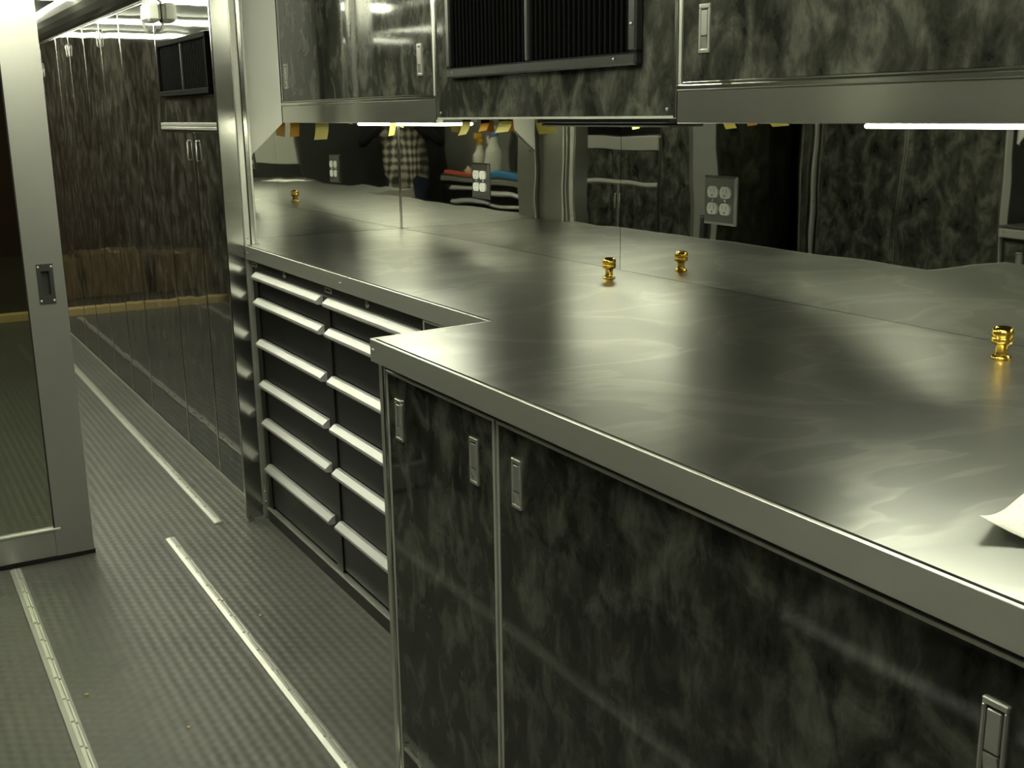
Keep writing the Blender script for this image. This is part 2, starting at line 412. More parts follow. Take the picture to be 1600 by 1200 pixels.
box('seam_strip', .8302, .8333, .253, 1.978, ZC-.012, ZC-.007, 'steel', t, 0)
box('seam_strip', 1.1112, 1.1143, 2.010, 3.718, ZC-.012, ZC-.007, 'steel', t, 0)
bm = bmesh.new(); prism(bm, [(.8337, 1.9823), (1.1105, 2.0130), (1.1140, 2.0100), (.8337, 1.9795)], 'z', ZC-.012, ZC-.007)
mesh('seam_strip', bm, 'steel', (.97, 2.0, ZC), t)
for (x, y, z) in ((.823, 1.974, .957), (1.104, 2.854, .955), (1.104, 3.695, .955)): dot('rivet', x, y, z, t)

# front base cabinet
def door_panel(parent, xf, y0, y1, z0, z1, mat, latches=(), name='door', edge='steel_edge', ew=.006):
    d = box(name, xf+.0015, xf+.019, y0+ew, y1-ew, z0+ew, z1-ew, mat, parent, .001)
    bm = frame_bm(xf, xf+.020, y0, y1, z0, z1, ew)
    mesh('edge_trim', bm, edge, (xf, (y0+y1)/2, (z0+z1)/2), d)
    for ly, lz in latches: latch(xf+.001, ly, lz, d)
    return d
t = thing('base_cabinet', 'smoked black base cabinet with two flush-latched doors under the worktop', 'cabinet', (1.3, 1.1, 0))
XD = .845
box('body', XD+.022, XM-.02, .254, 1.960, .06, .930, 'black', t, .001)
box('toe_kick', XD+.04, XM-.03, .256, 1.955, 0, .0595, 'black', t, .001)
box('side_panel', 1.135, XM-.02, 1.962, 1.999, 0, .930, 'black', t, .001)
box('end_panel', XD+.018, 1.134, 1.962, 1.998, 0, .930, 'black', t, .001)
box('corner_post', XD-.001, XD+.017, 1.972, 1.984, 0, .931, 'steel_edge', t, .002)
box('corner_post', XD+.001, XD+.017, 1.985, 2.004, 0, .931, 'steel', t, .002)
door_panel(t, XD, 1.536, 1.968, .012, .917, 'smoked', ((1.910, .828), (1.605, .827)), edge='alu')
door_panel(t, XD, .530, 1.528, .012, .917, 'smoked', ((1.462, .827), (.587, .827)), edge='alu')
box('gap_shade_strip', XD+.010, XD+.0215, 1.5285, 1.5355, .03, .929, 'black', t, 0)  # black strip in the gap between the doors, stands in for its shade
box('fixed_panel', XD+.002, XD+.019, .258, .522, .035, .917, 'smoked', t, .001)

# drawer cabinet
PZ = [.893, .805, .664, .521, .385, .219, .058]
def pull_mesh(L):
    bm = bmesh.new()
    prism(bm, [(0, .002), (-.010, .001), (-.026, -.012), (-.027, -.018), (-.024, -.023), (-.010, -.025), (0, -.021)], 'y', -L/2, L/2)
    bmesh.ops.recalc_face_normals(bm, faces=bm.faces[:])
    me = bpy.data.meshes.new('pull'); bm.to_mesh(me); bm.free(); me.materials.append(MT['alu_pull']); return me
PULL = pull_mesh(.612)
def lockmesh():
    bm = bmesh.new(); lathe(bm, [(0, .004), (.007, .004), (.0105, .0025), (.011, 0)], 0, 0, 0, 16)
    bmesh.ops.rotate(bm, verts=bm.verts[:], cent=(0, 0, 0), matrix=Matrix.Rotation(-math.pi/2, 3, 'Y'))
    addbox(bm, -.0046, -.0038, -.0012, .0012, -.005, .005)
    me = bpy.data.meshes.new('lock'); bm.to_mesh(me); bm.free(); me.materials.append(MT['chrome']); return me
LOCK = lockmesh()
def drawer_cabinet(label, cols, y0, y1, posts, badge):
    XF = 1.137
    t = thing('drawer_cabinet', label, 'drawer cabinet', (1.45, (y0+y1)/2, 0), 'black drawer cabinets')
    box('carcass', XF+.004, XM-.02, y0, y1, .052, .929, 'black', t, .001)
    box('plinth', 1.118, XM-.03, y0+.001, y1-.001, 0, .046, 'black', t, .001)
    box('plinth_strip', 1.112, 1.136, y0+.002, y1-.002, .0465, .0515, 'steel', t, .001)
    box('header_rail', XF-.012, XF+.0035, y0+.002, y1-.002, .897, .928, 'black', t, .001)
    for p0, p1 in posts: box('upright', XF-.014, XF+.0035, p0, p1, .053, .8965, 'black', t, .001)
    for c0, c1 in cols:
        for k in range(6):
            d = box('drawer', XF-.010, XF+.0035, c0, c1, PZ[k+1]+.005, PZ[k]+.001, 'black', t, .002)
            o = data_obj('pull', PULL, (XF-.0095, (c0+c1)/2, PZ[k]), d); o['label'] = 'pale aluminium edge pull'
            if MIR: o.rotation_euler.z = math.pi
        o = data_obj('lock', LOCK, (XF-.012, (c0+c1)/2+.03, .915), t); o['label'] = 'round chrome lock'
        if MIR: o.rotation_euler.z = math.pi
    for y in badge:
        b = box('badge', XF-.0135, XF-.0121, y-.026, y+.026, .907, .922, 'alu', t, .0005)
        box('badge_print', XF-.0141, XF-.0136, y-.019, y+.019, .911, .918, 'darkgrey', b, 0)
    return t
t = drawer_cabinet('black steel drawer cabinet with pale pulls next to the doorway post', ((3.047, 3.660), (2.384, 2.997)), 2.036, 3.700, ((3.661, 3.699), (2.9975, 3.0465), (2.30, 2.3835)), (3.003, 3.686))
box('filler_panel', 1.1130, 1.1225, 2.04, 2.37, .055, .9315, 'black', t, .001)
lh = box('label_holder', 1.1115, 1.1129, 2.224, 2.349, .898, .9305, 'darkgrey', t, 0)
bm = frame_bm(1.1085, 1.1114, 2.224, 2.349, .898, .9305, .005); mesh('holder_frame', bm, 'alu', (1.110, 2.286, .915), lh)

# mirrored back panels and end panel
tag(box('mirror_panel', XM, XM+.010, 2.4885, YE, ZC+.0005, 1.60, 'mirror', bev=0), 'polished mirror splash panel behind the worktop, next to the mirrored end wall', 'mirror panel')
tag(box('mirror_panel', XM, XM+.010, .252, 2.4865, ZC+.0005, 1.60, 'mirror', bev=0), 'polished mirror splash panel holding the unlit outlet, behind the worktop', 'mirror panel')
tag(box('mirror_panel', 1.186, XM-.001, YE, YE+.006, ZC+.0005, 1.60, 'mirror', bev=0), 'mirrored end panel closing the worktop at the doorway', 'mirror panel')
struct(box('trim_4', XM-.004, XM-.0005, YE-.004, YE-.0005, ZC+.0005, 1.372, 'steel_edge', bev=.001), 'bright corner bead between the mirror panels')
struct(box('trim_5', 1.180, 1.1855, YE-.006, YE+.005, ZC+.0005, 1.30, 'alu', bev=.001), 'bright edge angle of the mirrored end panel')

# outlets: a socket face with its three slots cut out
def socket_mesh():
    def ob(name, bm):
        me = bpy.data.meshes.new(name); bm.to_mesh(me); bm.free(); o = bpy.data.objects.new(name, me); C.objects.link(o); return o
    bm = bmesh.new()
    prism(bm, [(.0172*math.cos(2*math.pi*i/24), max(-.0135, min(.0135, .0172*math.sin(2*math.pi*i/24)))) for i in range(24)], 'x', -.004, 0)
    a = ob('socket_face', bm)
    bm = bmesh.new(); addbox(bm, -.006, .002, -.0072, -.0052, -.001, .008); addbox(bm, -.006, .002, .0052, .0072, .0005, .0075); addbox(bm, -.006, .002, -.0024, .0024, -.010, -.0055)
    b = ob('socket_cut', bm)
    md = a.modifiers.new('cut', 'BOOLEAN'); md.operation = 'DIFFERENCE'; md.solver = 'EXACT'; md.object = b
    bpy.context.view_layer.update()
    me = bpy.data.meshes.new_from_object(a.evaluated_get(bpy.context.evaluated_depsgraph_get()))
    for o in (a, b): bpy.data.objects.remove(o, do_unlink=True)
    me.materials.clear(); me.materials.append(MT['socket']); return me
SOCKET = socket_mesh()
def outlet(y, z, label):
    t = thing('electrical_outlet', label, 'outlet', (XM, y, z), 'steel four-socket outlets on the mirror')
    bm = bmesh.new(); a, b = .0575, .051
    o = [(-a, XM-.0005), (-a, XM-.002), (-b, XM-.006), (b, XM-.006), (a, XM-.002), (a, XM-.0005)]
    addbox(bm, XM-.0028, XM-.0004, y-a, y+a, z-a, z+a, .001)
    vs = addbox(bm, XM-.0065, XM-.0027, y-a, y+a, z-a, z+a)
    for v in vs:
        if v.co.x < XM-.005: v.co.y = y + (v.co.y-y)*.90; v.co.z = z + (v.co.z-z)*.90
    mesh('cover_plate', bm, 'plate', (XM, y, z), t)
    for sy in (-.0225, .0225):
        for sz in (-.0195, .0195):
            so = data_obj('socket', SOCKET, (XM-.0064, y+sy, z+sz), t)
            for a in ((-.0071, -.0053, -.0009, .0079), (.0053, .0071, .0006, .0074), (-.0023, .0023, -.0099, -.0056)):
                box('slot_shade_fill', XM-.0099, XM-.0066, y+sy+a[0], y+sy+a[1], z+sz+a[2], z+sz+a[3], 'darkgrey', so, 0)  # dark fill just below the face, its colour stands for shade inside the slot
        dot('screw', XM-.0072, y+sy, z, t, RIVET)
outlet(2.078, 1.189, 'steel four-socket outlet on the mirror beside the brass fittings')
outlet(3.270, 1.183, 'brightly lit steel four-socket outlet near the corner of the mirrors')

# upper cabinets
XU, UB, UT = 1.325, 1.375, 1.93
def upper(label, y0, y1, latches):
    t = thing('upper_cabinet', label, 'cabinet', (1.55, (y0+y1)/2, UB), 'smoked upper cabinets')
    box('body', XU+.022, XM-.003 if not MIR else XM-.003, y0, y1, UB+.012, UT, 'black', t, .001)
    box('bottom_fascia', XU, XU+.0215, y0, y1, UB, UB+.058, 'fascia', t, .0015)
    box('fascia_lip', XU-.003, XU+.0215, y0, y1, UB+.0585, UB+.0685, 'steel_edge', t, .002)
    box('end_trim', XU+.001, XU+.0215, y0, y0+.012, UB+.069, UT, 'steel', t, .001)
    box('end_trim', XU+.001, XU+.0215, y1-.008, y1, UB+.069, UT, 'steel', t, .001)
    door_panel(t, XU+.001, y0+.0125, y1-.0085, UB+.0695, UT-.005, 'smoked_up', latches, ew=.004)
    return t
upper('smoked upper cabinet beside the white end panel', 2.684, 3.895, ((2.772, 1.538), (3.836, 1.531)))
upper('smoked upper cabinet over the stepped-out end of the worktop', .42, 1.685, ((1.612, 1.538), (.52, 1.538)))
t = thing('vent_cabinet', 'smoked upper cabinet with a black ribbed vent grille', 'cabinet', (1.55, 2.18, UB))
box('body', XU+.022, XM-.003, 1.692, 2.680, UB+.014, UT, 'black', t, .001)
box('front_panel', XU+.002, XU+.0215, 1.696, 2.672, UB+.014, UT, 'smoked_up', t, .001)
box('bottom_trim', XU-.001, XU+.0215, 1.692, 2.676, UB+.009, UB+.0138, 'alu', t, .001)
box('side_trim', XU-.001, XU+.0215, 1.6865, 1.6955, UB+.009, UT, 'steel_edge', t, .001); box('side_trim', XU-.001, XU+.0215, 2.6725, 2.6825, UB+.009, UT, 'steel_edge', t, .001)
for y in (1.716, 2.658): dot('screw', XU+.0012, y, UB+.026, t)
g = box('grille_backing', XU-.004, XU+.0018, 1.81, 2.565, 1.50, 1.84, 'grille', t, 0)
for nme, a in (('grille_frame', (1.792, 2.585, 1.484, 1.508)), ('grille_frame', (1.792, 2.585, 1.832, 1.856)), ('grille_frame', (1.792, 1.818, 1.5085, 1.8315)), ('grille_frame', (2.563, 2.585, 1.5085, 1.8315))):
    box(nme, XU-.018, XU+.0018, *a, 'black', t, .004)
box('grille_divider', XU-.015, XU-.004, 2.197, 2.207, 1.5085, 1.8315, 'darkgrey', t, .002)
yy = 1.828
while yy < 2.558:
    if abs(yy-2.202) > .012: box('grille_slat', XU-.011, XU-.0042, yy-.0035, yy+.0035, 1.5085, 1.8315, 'grille', t, .001)
    yy += .0187
for y in (1.862, 2.548): dot('grille_screw', XU-.019, y, 1.497, t)
for z in (1.56, 1.66): dot('grille_screw', XU-.019, 1.805, z, t)

# white shaped end panel
def gusset(label, y, yt):
    bm = bmesh.new(); prism(bm, [(1.187, 1.252), (1.3235, 1.374), (1.3235, 1.976), (1.187, 1.976)], 'y', y, y+yt)
    t = tag(mesh('end_panel', bm, 'white', (1.25, y, 1.252)), label, 'panel', 'white panels at the ends of the upper cabinets')
    dot('rivet', 1.191, y-.0015, 1.249, t, RIVET, math.pi/2)
gusset('white end panel with a slanted lower edge beside the doorway post', YE-.014, .010)

# under-cabinet lights
def under(label, y0, y1, lens):
    t = thing('under_cabinet_light', label, 'light', (1.40, (y0+y1)/2, 1.36), 'strip lights under the upper cabinets')
    box('housing', 1.349, 1.449, y0, y1, 1.3748, 1.3865, 'plastic_white' if lens else 'darkgrey', t, .002)
    box('lens', 1.356, 1.442, y0+.006, y1-.006, 1.3675, 1.3745, lens or 'darkgrey', t, .003)
under('lit strip light under the cabinet beside the white end panel', 2.69, 3.30, 'lampL')
under('unlit grey strip light under the vent cabinet', 1.74, 2.22, None)
under('lit strip light under the cabinet over the stepped-out worktop', .62, 1.27, 'lampR')

# sticky notes hanging from the cabinet edge
def note(y0, y1, z0, mat, label, curl, skew=0):
    bm = bmesh.new(); n = 6; rows = []
    for i in range(n+1):
        f = i/n; z = UB+.010 - f*(UB+.010-z0); x = 1.3475 - curl*f*f
        if z > UB-.001: x = 1.3475
        rows.append([bm.verts.new((x, y0+skew*f, z+.004*f)), bm.verts.new((x, y1+skew*f, z)), ])
    for a, b in zip(rows, rows[1:]): bm.faces.new((a[0], a[1], b[1], b[0]))
    bmesh.ops.solidify(bm, geom=bm.faces[:], thickness=.0004)
    tag(mesh('sticky_note', bm, mat, (1.3475, (y0+y1)/2, z0)), label, 'sticky note')
note(3.79, 3.885, 1.326, 'note_gold', 'gold sticky note hanging below the cabinet, closest to the white end panel', .004)
note(3.515, 3.635, 1.320, 'note_yellow', 'large pale yellow sticky note hanging beside the gold one', .012, -.012)
note(2.985, 3.025, 1.338, 'note_yellow', 'narrow pale sticky note hanging at the lit strip light', .006, .004)
note(2.535, 2.580, 1.344, 'note_yellow', 'pale rounded sticky note under the vent cabinet corner', .014)
note(2.440, 2.482, 1.354, 'note_gold', 'gold sticky note hanging under the vent cabinet', .008)
note(2.332, 2.395, 1.352, 'note_yellow', 'pale tilted sticky note under the vent cabinet beside a gold one', .016, -.01)

# brass fittings
def fitting(x, y, label, s=1.0):
    t = thing('brass_fitting', label, 'fitting', (x, y, ZC), 'brass air fittings on the worktop')
    for nme, pr in (('base_flange', [(0, .0003), (.016, .0003), (.0165, .003), (.014, .0058), (.0108, .007)]),
                    ('neck', [(.0108, .007), (.0098, .010), (.0098, .020), (.0115, .0245)]),
                    ('cap', [(.0115, .0245), (.0168, .027), (.0176, .031), (.0170, .0355), (.0160, .0365), (.0172, .0378), (.0176, .043), (.0160, .049), (.0120, .0525), (.0115, .0505), (0, .0500)])):
        bm = bmesh.new(); lathe(bm, [(r*s, z*s) for r, z in pr], x, y, ZC, 24); mesh(nme, bm, 'brass', (x, y, ZC), t, True)
fitting(1.655, 2.372, 'small brass air fitting on the worktop in front of the outlet', 1.02)
fitting(1.655, 1.205, 'large bright brass air fitting standing alone on the worktop', 1.05)

# curled sheet of paper
t0 = Vector((.934, .688, 0)); e1 = Vector((.94, .34, 0)).normalized(); e2 = Vector((.34, -.94, 0)).normalized()
bm = bmesh.new(); N, Mv = 16, 14; G = []
for i in range(N+1):
    row = []
    for j in range(Mv+1):
        a, b = i/N*.279, j/Mv*.216
        d = max(0, 1 - math.hypot(a*1.0, b*1.2)/.10)
        p = t0 + e1*a + e2*b; row.append(bm.verts.new((p.x, p.y, ZC+.0012 + .020*d**1.6 + .002*math.sin(a*14)**2*(1-d))))
    G.append(row)
for i in range(N):
    for j in range(Mv): bm.faces.new((G[i][j], G[i][j+1], G[i+1][j+1], G[i+1][j]))
bmesh.ops.recalc_face_normals(bm, faces=bm.faces[:])
bmesh.ops.solidify(bm, geom=bm.faces[:], thickness=.0003)
tag(mesh('paper_sheet', bm, 'paper', (1.05, .62, ZC), smooth=True), 'white printed paper sheet with a curled corner on the worktop', 'paper')

# tall cabinet closing the near end of the bench
t = thing('tall_cabinet', 'light grey tall cabinet at the near end of the worktop', 'cabinet', (1.3, -.2, 0))
box('body', .86, XM-.002, -.60, .235, 0, 1.93, 'wallgrey', t, .002)
box('side_panel', .88, XM-.004, .2355, .245, 1.095, 1.93, 'lightgrey', t, .001)
box('splash_strip', .862, XM-.004, .2355, .248, .985, 1.094, 'black', t, .001)
door_panel(t, .838, -.59, .22, .05, 1.9, 'smoked', ((.16, .83),))

# ================================================================== STARBOARD REAR LOCKERS
def handle(parent, x, y, z0, z1):
    bm = bmesh.new(); tube(bm, [(x, y, z0), (x-.006, y, z0+.002), (x-.008, y, z0+.006), (x-.008, y, z1-.006), (x-.006, y, z1-.002), (x, y, z1)], .0035, 8)
    return mesh('handle', bm, 'chrome', (x, y, (z0+z1)/2), parent, True)
XL = 1.116
def locker(label, ys, hz, hsides, group='tall smoked lockers in the rear', top=1.862):
    t = thing('locker', label, 'locker', (1.4, (ys[0]+ys[-1])/2, 0), group)
    box('body', XL+.022, XM-.01, ys[0]+.001, ys[-1]-.001, .012, top, 'black', t, .001)
    box('base_trim', XL-.002, XL+.03, ys[0]+.001, ys[-1]-.001, 0, .0115, 'alu', t, .001)
    for i, (a, b) in enumerate(zip(ys, ys[1:])):
        d = door_panel(t, XL, a+.002, b-.002, .014, top, 'locker', ew=.007, edge='steel_edge')
        s = hsides[i]
        if s: handle(d, XL+.001, (a+.030) if s < 0 else (b-.030), hz[0], hz[1])
    return t
locker('tall smoked double locker standing at the yellow threshold', (7.25, 7.88, 8.55), (1.66, 1.74), (1, -1))
locker('tall smoked double locker, second from the yellow threshold', (6.365, 6.82, 7.25), (1.735, 1.80), (1, -1))
locker('tall smoked double locker next to the wide single locker', (5.465, 5.92, 6.365), (1.74, 1.815), (1, -1))
locker('wide single smoked locker next to the rear vent cabinet', (4.785, 5.465), (1.7, 1.78), (0,))
t = thing('rear_vent_cabinet', 'tall smoked cabinet with a black vent above two small handled doors', 'cabinet', (1.4, 4.37, 0))
box('body', XL+.022, XM-.01, 3.955, 4.782, .012, 1.862, 'black', t, .001)
box('base_trim', XL-.002, XL+.03, 3.955, 4.782, 0, .0115, 'alu', t, .001)
d = door_panel(t, XL, 4.312, 4.782, .014, 1.350, 'locker', ew=.007, edge='steel_edge'); handle(d, XL+.001, 4.385, 1.24, 1.314)
d = door_panel(t, XL, 3.957, 4.308, .014, 1.350, 'locker', ew=.007, edge='steel_edge'); handle(d, XL+.001, 4.260, 1.24, 1.314)
box('ledge', XL-.006, XL+.021, 3.957, 4.782, 1.353, 1.364, 'alu', t, .001); box('ledge', XL-.006, XL+.021, 3.957, 4.782, 1.367, 1.379, 'alu', t, .001)
box('upper_panel', XL+.002, XL+.021, 3.957, 4.782, 1.380, 1.862, 'locker', t, .001)
box('grille_backing', XL-.006, XL+.0015, 4.00, 4.69, 1.498, 1.668, 'grille', t, 0)
for a in ((3.985, 4.705, 1.478, 1.500), (3.985, 4.705, 1.666, 1.686), (3.985, 4.005, 1.5005, 1.6655), (4.685, 4.705, 1.5005, 1.6655)): box('grille_frame', XL-.020, XL+.0015, *a, 'grille', t, .003)
box('grille_divider', XL-.017, XL-.006, 4.336, 4.346, 1.5005, 1.6655, 'darkgrey', t, .002)
k = 4.02
while k < 4.68:
    if abs(k-4.341) > .012: box('grille_slat', XL-.013, XL-.0062, k-.004, k+.004, 1.5005, 1.6655, 'grille', t, .001)
    k += .022
t = thing('wall_lantern', 'small white box with a bent wire bracket on the rear lockers', 'lantern', (1.09, 4.72, 1.76))
box('case', 1.058, 1.114, 4.635, 4.745, 1.762, 1.835, 'plastic_white', t, .012)
bm = bmesh.new(); tube(bm, [(1.110, 4.80, 1.74), (1.085, 4.80, 1.745), (1.075, 4.80, 1.79), (1.085, 4.79, 1.85), (1.105, 4.76, 1.858)], .006, 8)
mesh('wire_bracket', bm, 'plastic_white', (1.1, 4.8, 1.8), t, True)

# ================================================================== PORT SIDE (seen in the mirrors)
MIR = True
locker('tall smoked port cabinet with two doors before the doorway', (2.722, 3.20, 3.655), (.9, .98), (0, 0), 'tall smoked port lockers', 1.93)
drawer_cabinet('black port drawer cabinet with bottles on the worktop above it', ((1.235, 1.848), (.590, 1.203)), .455, 1.90, ((1.849, 1.899), (1.2035, 1.2345), (.4555, .5895)), ())
t = thing('base_cabinet', 'smoked port base cabinet between the drawers and the tall cabinet', 'cabinet', (1.4, 2.3, 0))
box('body', 1.137, XM-.02, 1.905, 2.715, .05, .929, 'black', t, .001)
box('toe_kick', 1.15, XM-.02, 1.905, 2.715, 0, .0495, 'black', t, .001)
door_panel(t, 1.116, 1.908, 2.695, .035, .917, 'smoked', ((2.62, .84), (1.97, .84)))
t = thing('worktop', 'straight stainless port worktop carrying bottles and trays', 'worktop', (1.4, 1.6, .93))
box('top_sheet', 1.1075, XM-.001, .44, 2.716, ZC-.012, ZC, 'top', t, .001)
box('fascia', 1.105, 1.121, .44, 2.716, FB, ZC-.013, 'steel', t, .002)
dot('rivet', 1.104, 2.69, .955, t)
tag(box('mirror_panel', XM, XM+.010, .44, 2.716, ZC+.0005, 1.60, 'mirror', bev=0), 'polished mirror splash panel behind the port worktop', 'mirror panel')
upper('smoked port upper cabinet above the bottles', .60, 1.60, ((.70, 1.538), (1.52, 1.538)))
upper('smoked port upper cabinet beside the port white end panel', 1.605, 2.700, ((1.70, 1.538), (2.62, 1.538)))
gusset('white end panel with a slanted lower edge on the tall port cabinet', 2.706, .010)
struct(box('trim_6', 1.116, 1.160, 2.7165, 2.7215, 0, 1.93, 'steel', bev=.001), 'steel edge of the tall port cabinet')
# port rear lockers
locker('port rear locker just beyond the doorway', (3.95, 4.40, 4.79), (1.1, 1.18), (1, -1), 'port rear lockers')
t = thing('port_rear_bench', 'smoked port rear cabinet with two bright bands below a dark recess', 'cabinet', (1.4, 5.15, 0))
box('body', XL+.022, XM-.01, 4.802, 5.498, .012, 1.26, 'black', t, .001)
d = door_panel(t, XL, 5.162, 5.498, .014, 1.000, 'locker', edge='alu_door'); handle(d, XL, 5.185, .87, .95)
d = door_panel(t, XL, 4.802, 5.158, .014, 1.000, 'locker', edge='alu_door'); handle(d, XL, 5.135, .87, .95)
box('band', XL-.004, XL+.021, 4.802, 5.498, 1.002, 1.020, 'alu', t, .001)
box('drawer_front', XL, XL+.021, 4.802, 5.498, 1.022, 1.184, 'locker', t, .001)
box('top_fascia', XL-.004, XL+.021, 4.802, 5.498, 1.188, 1.258, 'steel', t, .001)
box('recess_back', XL+.25, XL+.27, 4.802, 5.498, 1.262, 1.862, 'black', t, .001)
box('hinge_strip', XL-.006, XL+.02, 4.792, 4.801, .014, 1.25, 'steel_edge', t, .001)
locker('wide port rear locker past the banded cabinet', (5.50, 6.2, 6.9), (1.1, 1.18), (1, -1), 'port rear lockers')
locker('port rear locker closest to the yellow threshold', (6.9, 7.7, 8.55), (1.1, 1.18), (1, -1), 'port rear lockers')
# things on the port worktop
Z = ZC + .0006
def bottle(name, label, y, x, prof, mat, parts):
    t = thing(name, label, 'bottle', (x, y, Z)); bm = bmesh.new(); lathe(bm, prof, x, y, Z, 24); mesh('body', bm, mat, (x, y, Z), t, True)
    for pn, pf, pm in parts: bm = bmesh.new(); lathe(bm, pf, x, y, Z, 20); mesh(pn, bm, pm, (x, y, Z), t, True)
    return t
SP = [(0, 0), (.058, 0), (.064, .006), (.064, .175), (.058, .195), (.034, .225), (.030, .25), (.030, .262)]
def trigger(t, x, y):
    bm = bmesh.new(); addbox(bm, x-.05, x+.025, y-.011, y+.011, Z+.298, Z+.33, .006); addbox(bm, x-.012, x+.012, y-.010, y+.010, Z+.285, Z+.299, .003)
    mesh('spray_head', bm, 'plastic_white', (x, y, Z+.3), t)
    bm = bmesh.new(); addbox(bm, x-.036, x-.028, y-.006, y+.006, Z+.255, Z+.2975, .003); mesh('trigger', bm, 'red', (x-.03, y, Z+.28), t)
t = bottle('spray_bottle', 'big milky spray bottle with a blue collar on the port worktop', .93, 1.30, SP, 'bottle', (('collar', [(.0, .2622), (.033, .2622), (.033, .285), (0, .285)], 'blue'),)); trigger(t, 1.30, .93)
t = bottle('spray_bottle', 'smaller white spray bottle with a yellow collar on the port worktop', .66, 1.32, [(r*.85, z*.85) for r, z in SP], 'bottle', (('collar', [(0, .223), (.03, .223), (.03, .2475), (0, .2475)], 'note_gold'),))
bm = bmesh.new(); addbox(bm, 1.27, 1.34, .648, .672, Z+.248, Z+.28, .006); mesh('spray_head', bm, 'note_gold', (1.32, .66, Z+.26), t)
bottle('green_bottle', 'dark green bottle with an orange band and white cap', .80, 1.34, [(0, 0), (.034, 0), (.036, .004), (.036, .17), (.024, .21), (.016, .23)], 'green',
       (('label_band', [(.0363, .135), (.0368, .136), (.0368, .165), (.0363, .166)], 'orange'), ('cap', [(0, .2305), (.018, .2305), (.018, .262), (.012, .268), (0, .268)], 'plastic_white')))
tag(box('folder', 1.125, 1.20, .47, 1.00, Z, Z+.022, 'red', bev=.003), 'flat red case lying on the port worktop', 'case')
tag(box('tray', 1.13, 1.25, 1.16, 1.60, Z, Z+.040, 'blue', bev=.006), 'flat blue case lying on the port worktop', 'case')
bm = bmesh.new(); bmesh.ops.create_icosphere(bm, subdivisions=3, radius=.05)
for v in bm.verts:
    n = .75 + .35*math.sin(v.co.x*70+1)*math.sin(v.co.y*80)*math.cos(v.co.z*60)
    v.co = Vector((1.23, .62, Z+.03)) + Vector((v.co.x*n*.8, v.co.y*n*1.2, max(-.029, v.co.z*n)))
tag(mesh('rag', bm, 'rag', (1.23, .62, Z), smooth=True), 'crumpled beige rag beside the spray bottles', 'rag')
MIR = False

# ================================================================== OUTSIDE THE REAR OPENING
for i, (x, wd, h, lab) in enumerate(((.62, .62, .42, 'low brown carton next to'), (-.05, .66, .46, 'broad brown carton between two others on'), (-.75, .60, .40, 'brown carton standing farthest along'))):
    t = thing('carton', lab + ' the dark shop floor', 'box', (x, 12.7, -.45), 'cartons on the shop floor')
    box('body', x-wd/2, x+wd/2, 12.45, 12.95, -.449, -.45+h, 'card', t, .006)
    box('tape', x-.03, x+.03, 12.448, 12.952, -.45+h+.0002, -.45+h+.001, 'note_yellow', t, 0)
# crumbs on the floor
for (x, y, s, lab) in ((.332, 2.737, .006, 'tiny tan wood chip by the floor track under the glass door'), (.513, 2.451, .0045, 'tiny tan crumb midway between the two near floor tracks'), (.847, 2.955, .004, 'tiny pale crumb by the drawer cabinet')):
    bm = bmesh.new(); bmesh.ops.create_icosphere(bm, subdivisions=1, radius=s)
    for v in bm.verts: v.co = Vector((x+v.co.x*random.uniform(.7, 1.3), y+v.co.y*random.uniform(.6, 1.1), .0005 + max(0, s*.5+v.co.z*.5)))
    tag(mesh('wood_chip', bm, 'ochre', (x, y, 0)), lab, 'debris')

# ================================================================== PHOTOGRAPHER (seen only in the corner of the mirrors)
def local(p):
    c, n = math.cos(-YAW), math.sin(-YAW)
    return Vector((p[0]*c - p[1]*n, p[0]*n + p[1]*c, p[2]))
V, E, R, SEGM = [], [], [], []
def vtx(p, r):
    V.append(local(p)); R.append(r if isinstance(r, tuple) else (r, r)); return len(V)-1
def edge(a, b, m): E.append((a, b)); SEGM.append(m)
pel = vtx((0, -.31, .95), (.19, .13)); wst = vtx((0, -.31, 1.12), (.19, .125)); che = vtx((0, -.30, 1.31), (.20, .125)); nb = vtx((0, -.30, 1.45), (.085, .07))
nk = vtx((0, -.285, 1.53), .055); jaw = vtx((0, -.25, 1.585), (.062, .075)); hd = vtx((0, -.255, 1.65), (.077, .092)); crown = vtx((0, -.265, 1.72), (.06, .07)); nose = vtx((0, -.150, 1.635), .012)
for a, b, m in ((pel, wst, 0), (wst, che, 0), (che, nb, 0), (nb, nk, 3), (nk, jaw, 3), (jaw, hd, 3), (hd, crown, 3), (hd, nose, 3)): edge(a, b, m)
for s_ in (-1, 1):
    sh = vtx((s_*.185, -.30, 1.41), .062); el = vtx((s_*.315, -.20, 1.17), .046); wr = vtx((s_*.125, -.075, 1.335), .030); pa = vtx((s_*.082, -.062, 1.375), (.030, .018))
    edge(che, sh, 1); edge(sh, el, 1); edge(el, wr, 1); edge(wr, pa, 3)
    for k in range(4):
        f1 = vtx((s_*(.070-.002*k), -.032-.003*k, 1.412-.017*k), .0085); f2 = vtx((s_*(.048-.003*k), -.026-.002*k, 1.414-.017*k), .0080); f3 = vtx((s_*(.028+.004*k), -.025-.002*k, 1.412-.017*k), .0072)
        edge(pa, f1, 3); edge(f1, f2, 3); edge(f2, f3, 3)
    th1 = vtx((s_*.066, -.080, 1.362), .010); th2 = vtx((s_*.044, -.078, 1.372), .009); edge(pa, th1, 3); edge(th1, th2, 3)
    hp = vtx((s_*.095, -.31, .88), .095); kn = vtx((s_*.11, -.30, .50), .062); an = vtx((s_*.115, -.33, .10), .045); he = vtx((s_*.12, -.30, .045), .042); to = vtx((s_*.13, -.17, .036), .034)
    edge(pel, hp, 2); edge(hp, kn, 2); edge(kn, an, 2); edge(an, he, 1); edge(he, to, 1)
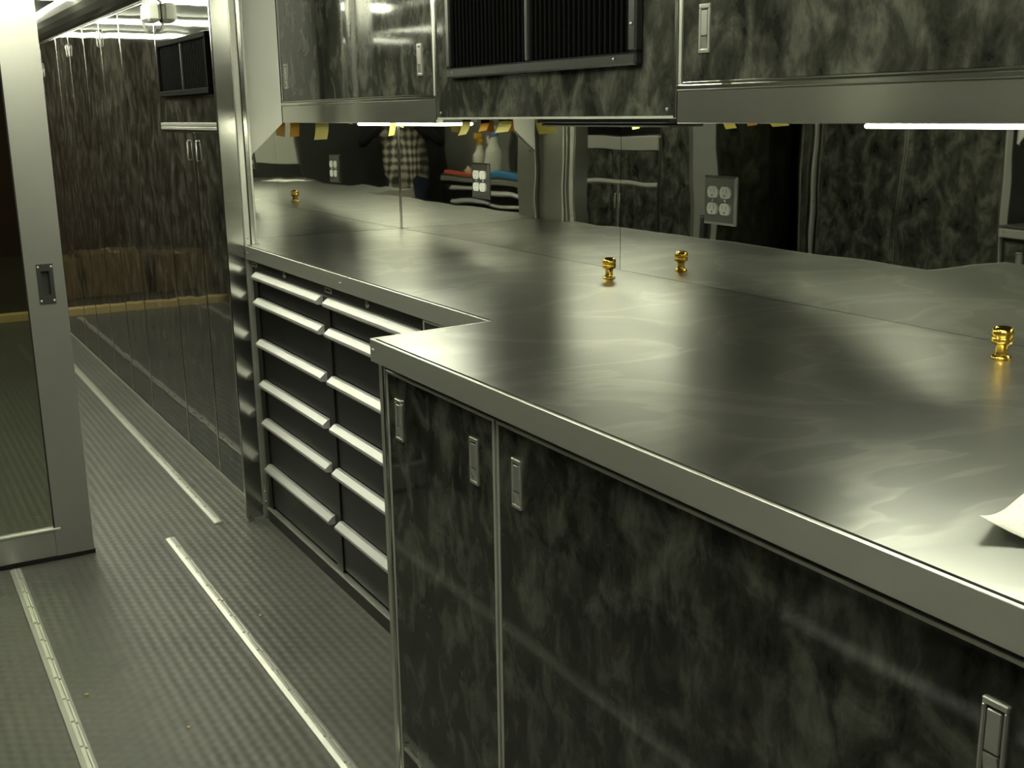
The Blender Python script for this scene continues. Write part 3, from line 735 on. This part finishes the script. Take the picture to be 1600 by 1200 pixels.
me = bpy.data.meshes.new('body_base'); me.from_pydata(V, E, [])
ob = bpy.data.objects.new('body_base', me); C.objects.link(ob)
sk = ob.modifiers.new('skin', 'SKIN'); ob.modifiers.new('sub', 'SUBSURF').levels = 1
for sv, r in zip(me.skin_vertices[0].data, R): sv.radius = r
for sv in me.skin_vertices[0].data: sv.use_root = False
me.skin_vertices[0].data[pel].use_root = True
bpy.context.view_layer.update()
body = bpy.data.meshes.new_from_object(ob.evaluated_get(bpy.context.evaluated_depsgraph_get()))
bpy.data.objects.remove(ob, do_unlink=True)
body.materials.clear()
for m in ('plaid', 'sleeve', 'jeans', 'skin'): body.materials.append(MT[m])
def segd(p, a, b):
    ab = b-a; t_ = max(0, min(1, (p-a).dot(ab)/max(1e-9, ab.length_squared))); return (p-a-ab*t_).length
zmin = min(v.co.z for v in body.vertices)
for p in body.polygons:
    best = min(range(len(E)), key=lambda i: segd(p.center, V[E[i][0]], V[E[i][1]]) - .6*min(R[E[i][0]][0], R[E[i][1]][0]))
    p.material_index = SEGM[best]; p.use_smooth = True
body.name = 'body'
base = local((0, -.31, 0))
for v in body.vertices: v.co -= Vector((base.x, base.y, zmin-.001))
per = finish(bpy.data.objects.new('person', body), (base.x, base.y, 0), None)
tag(per, 'person in plaid shirt and black sleeves taking the photograph, seen in the mirrors', 'person')
bm = bmesh.new(); bmesh.ops.create_uvsphere(bm, u_segments=20, v_segments=12, radius=1)
hc = local((0, -.272, 1.675))
for v in bm.verts:
    q = Vector((v.co.x*.088, v.co.y*.100, v.co.z*.085))
    if q.y > .045 and q.z < .03: q.y = .045
    v.co = hc + local((q.x, q.y, q.z))
mesh('hair', bm, 'hair', tuple(hc), per, True)
for s_ in (-1, 1):
    bm = bmesh.new(); bmesh.ops.create_uvsphere(bm, u_segments=10, v_segments=8, radius=.011); c_ = local((s_*.032, -.170, 1.655))
    bmesh.ops.translate(bm, verts=bm.verts[:], vec=c_); mesh('eye', bm, 'plastic_white', tuple(c_), per, True)
# compact camera in the hands
def orient(o): o.rotation_euler.z = -YAW; return o
t = thing('compact_camera', 'small dark compact camera held by the photographer', 'camera', tuple(local((0, -.05, 1.36))))
bm = bmesh.new(); addbox(bm, -.040, .040, -.060, -.040, 1.376, 1.428, .005)
for v in bm.verts: v.co = local(v.co)
mesh('camera_body', bm, 'darkgrey', tuple(local((0, -.05, 1.4))), t)
bm = bmesh.new(); lathe(bm, [(0, 0), (.022, 0), (.022, .012), (.018, .013), (.018, .022), (.012, .020), (0, .018)], 0, 0, 0, 24)
for v in bm.verts: v.co = local((v.co.x, -.0398+v.co.z, 1.40+v.co.y))
mesh('lens_barrel', bm, 'chrome', tuple(local((0, -.03, 1.4))), t, True)
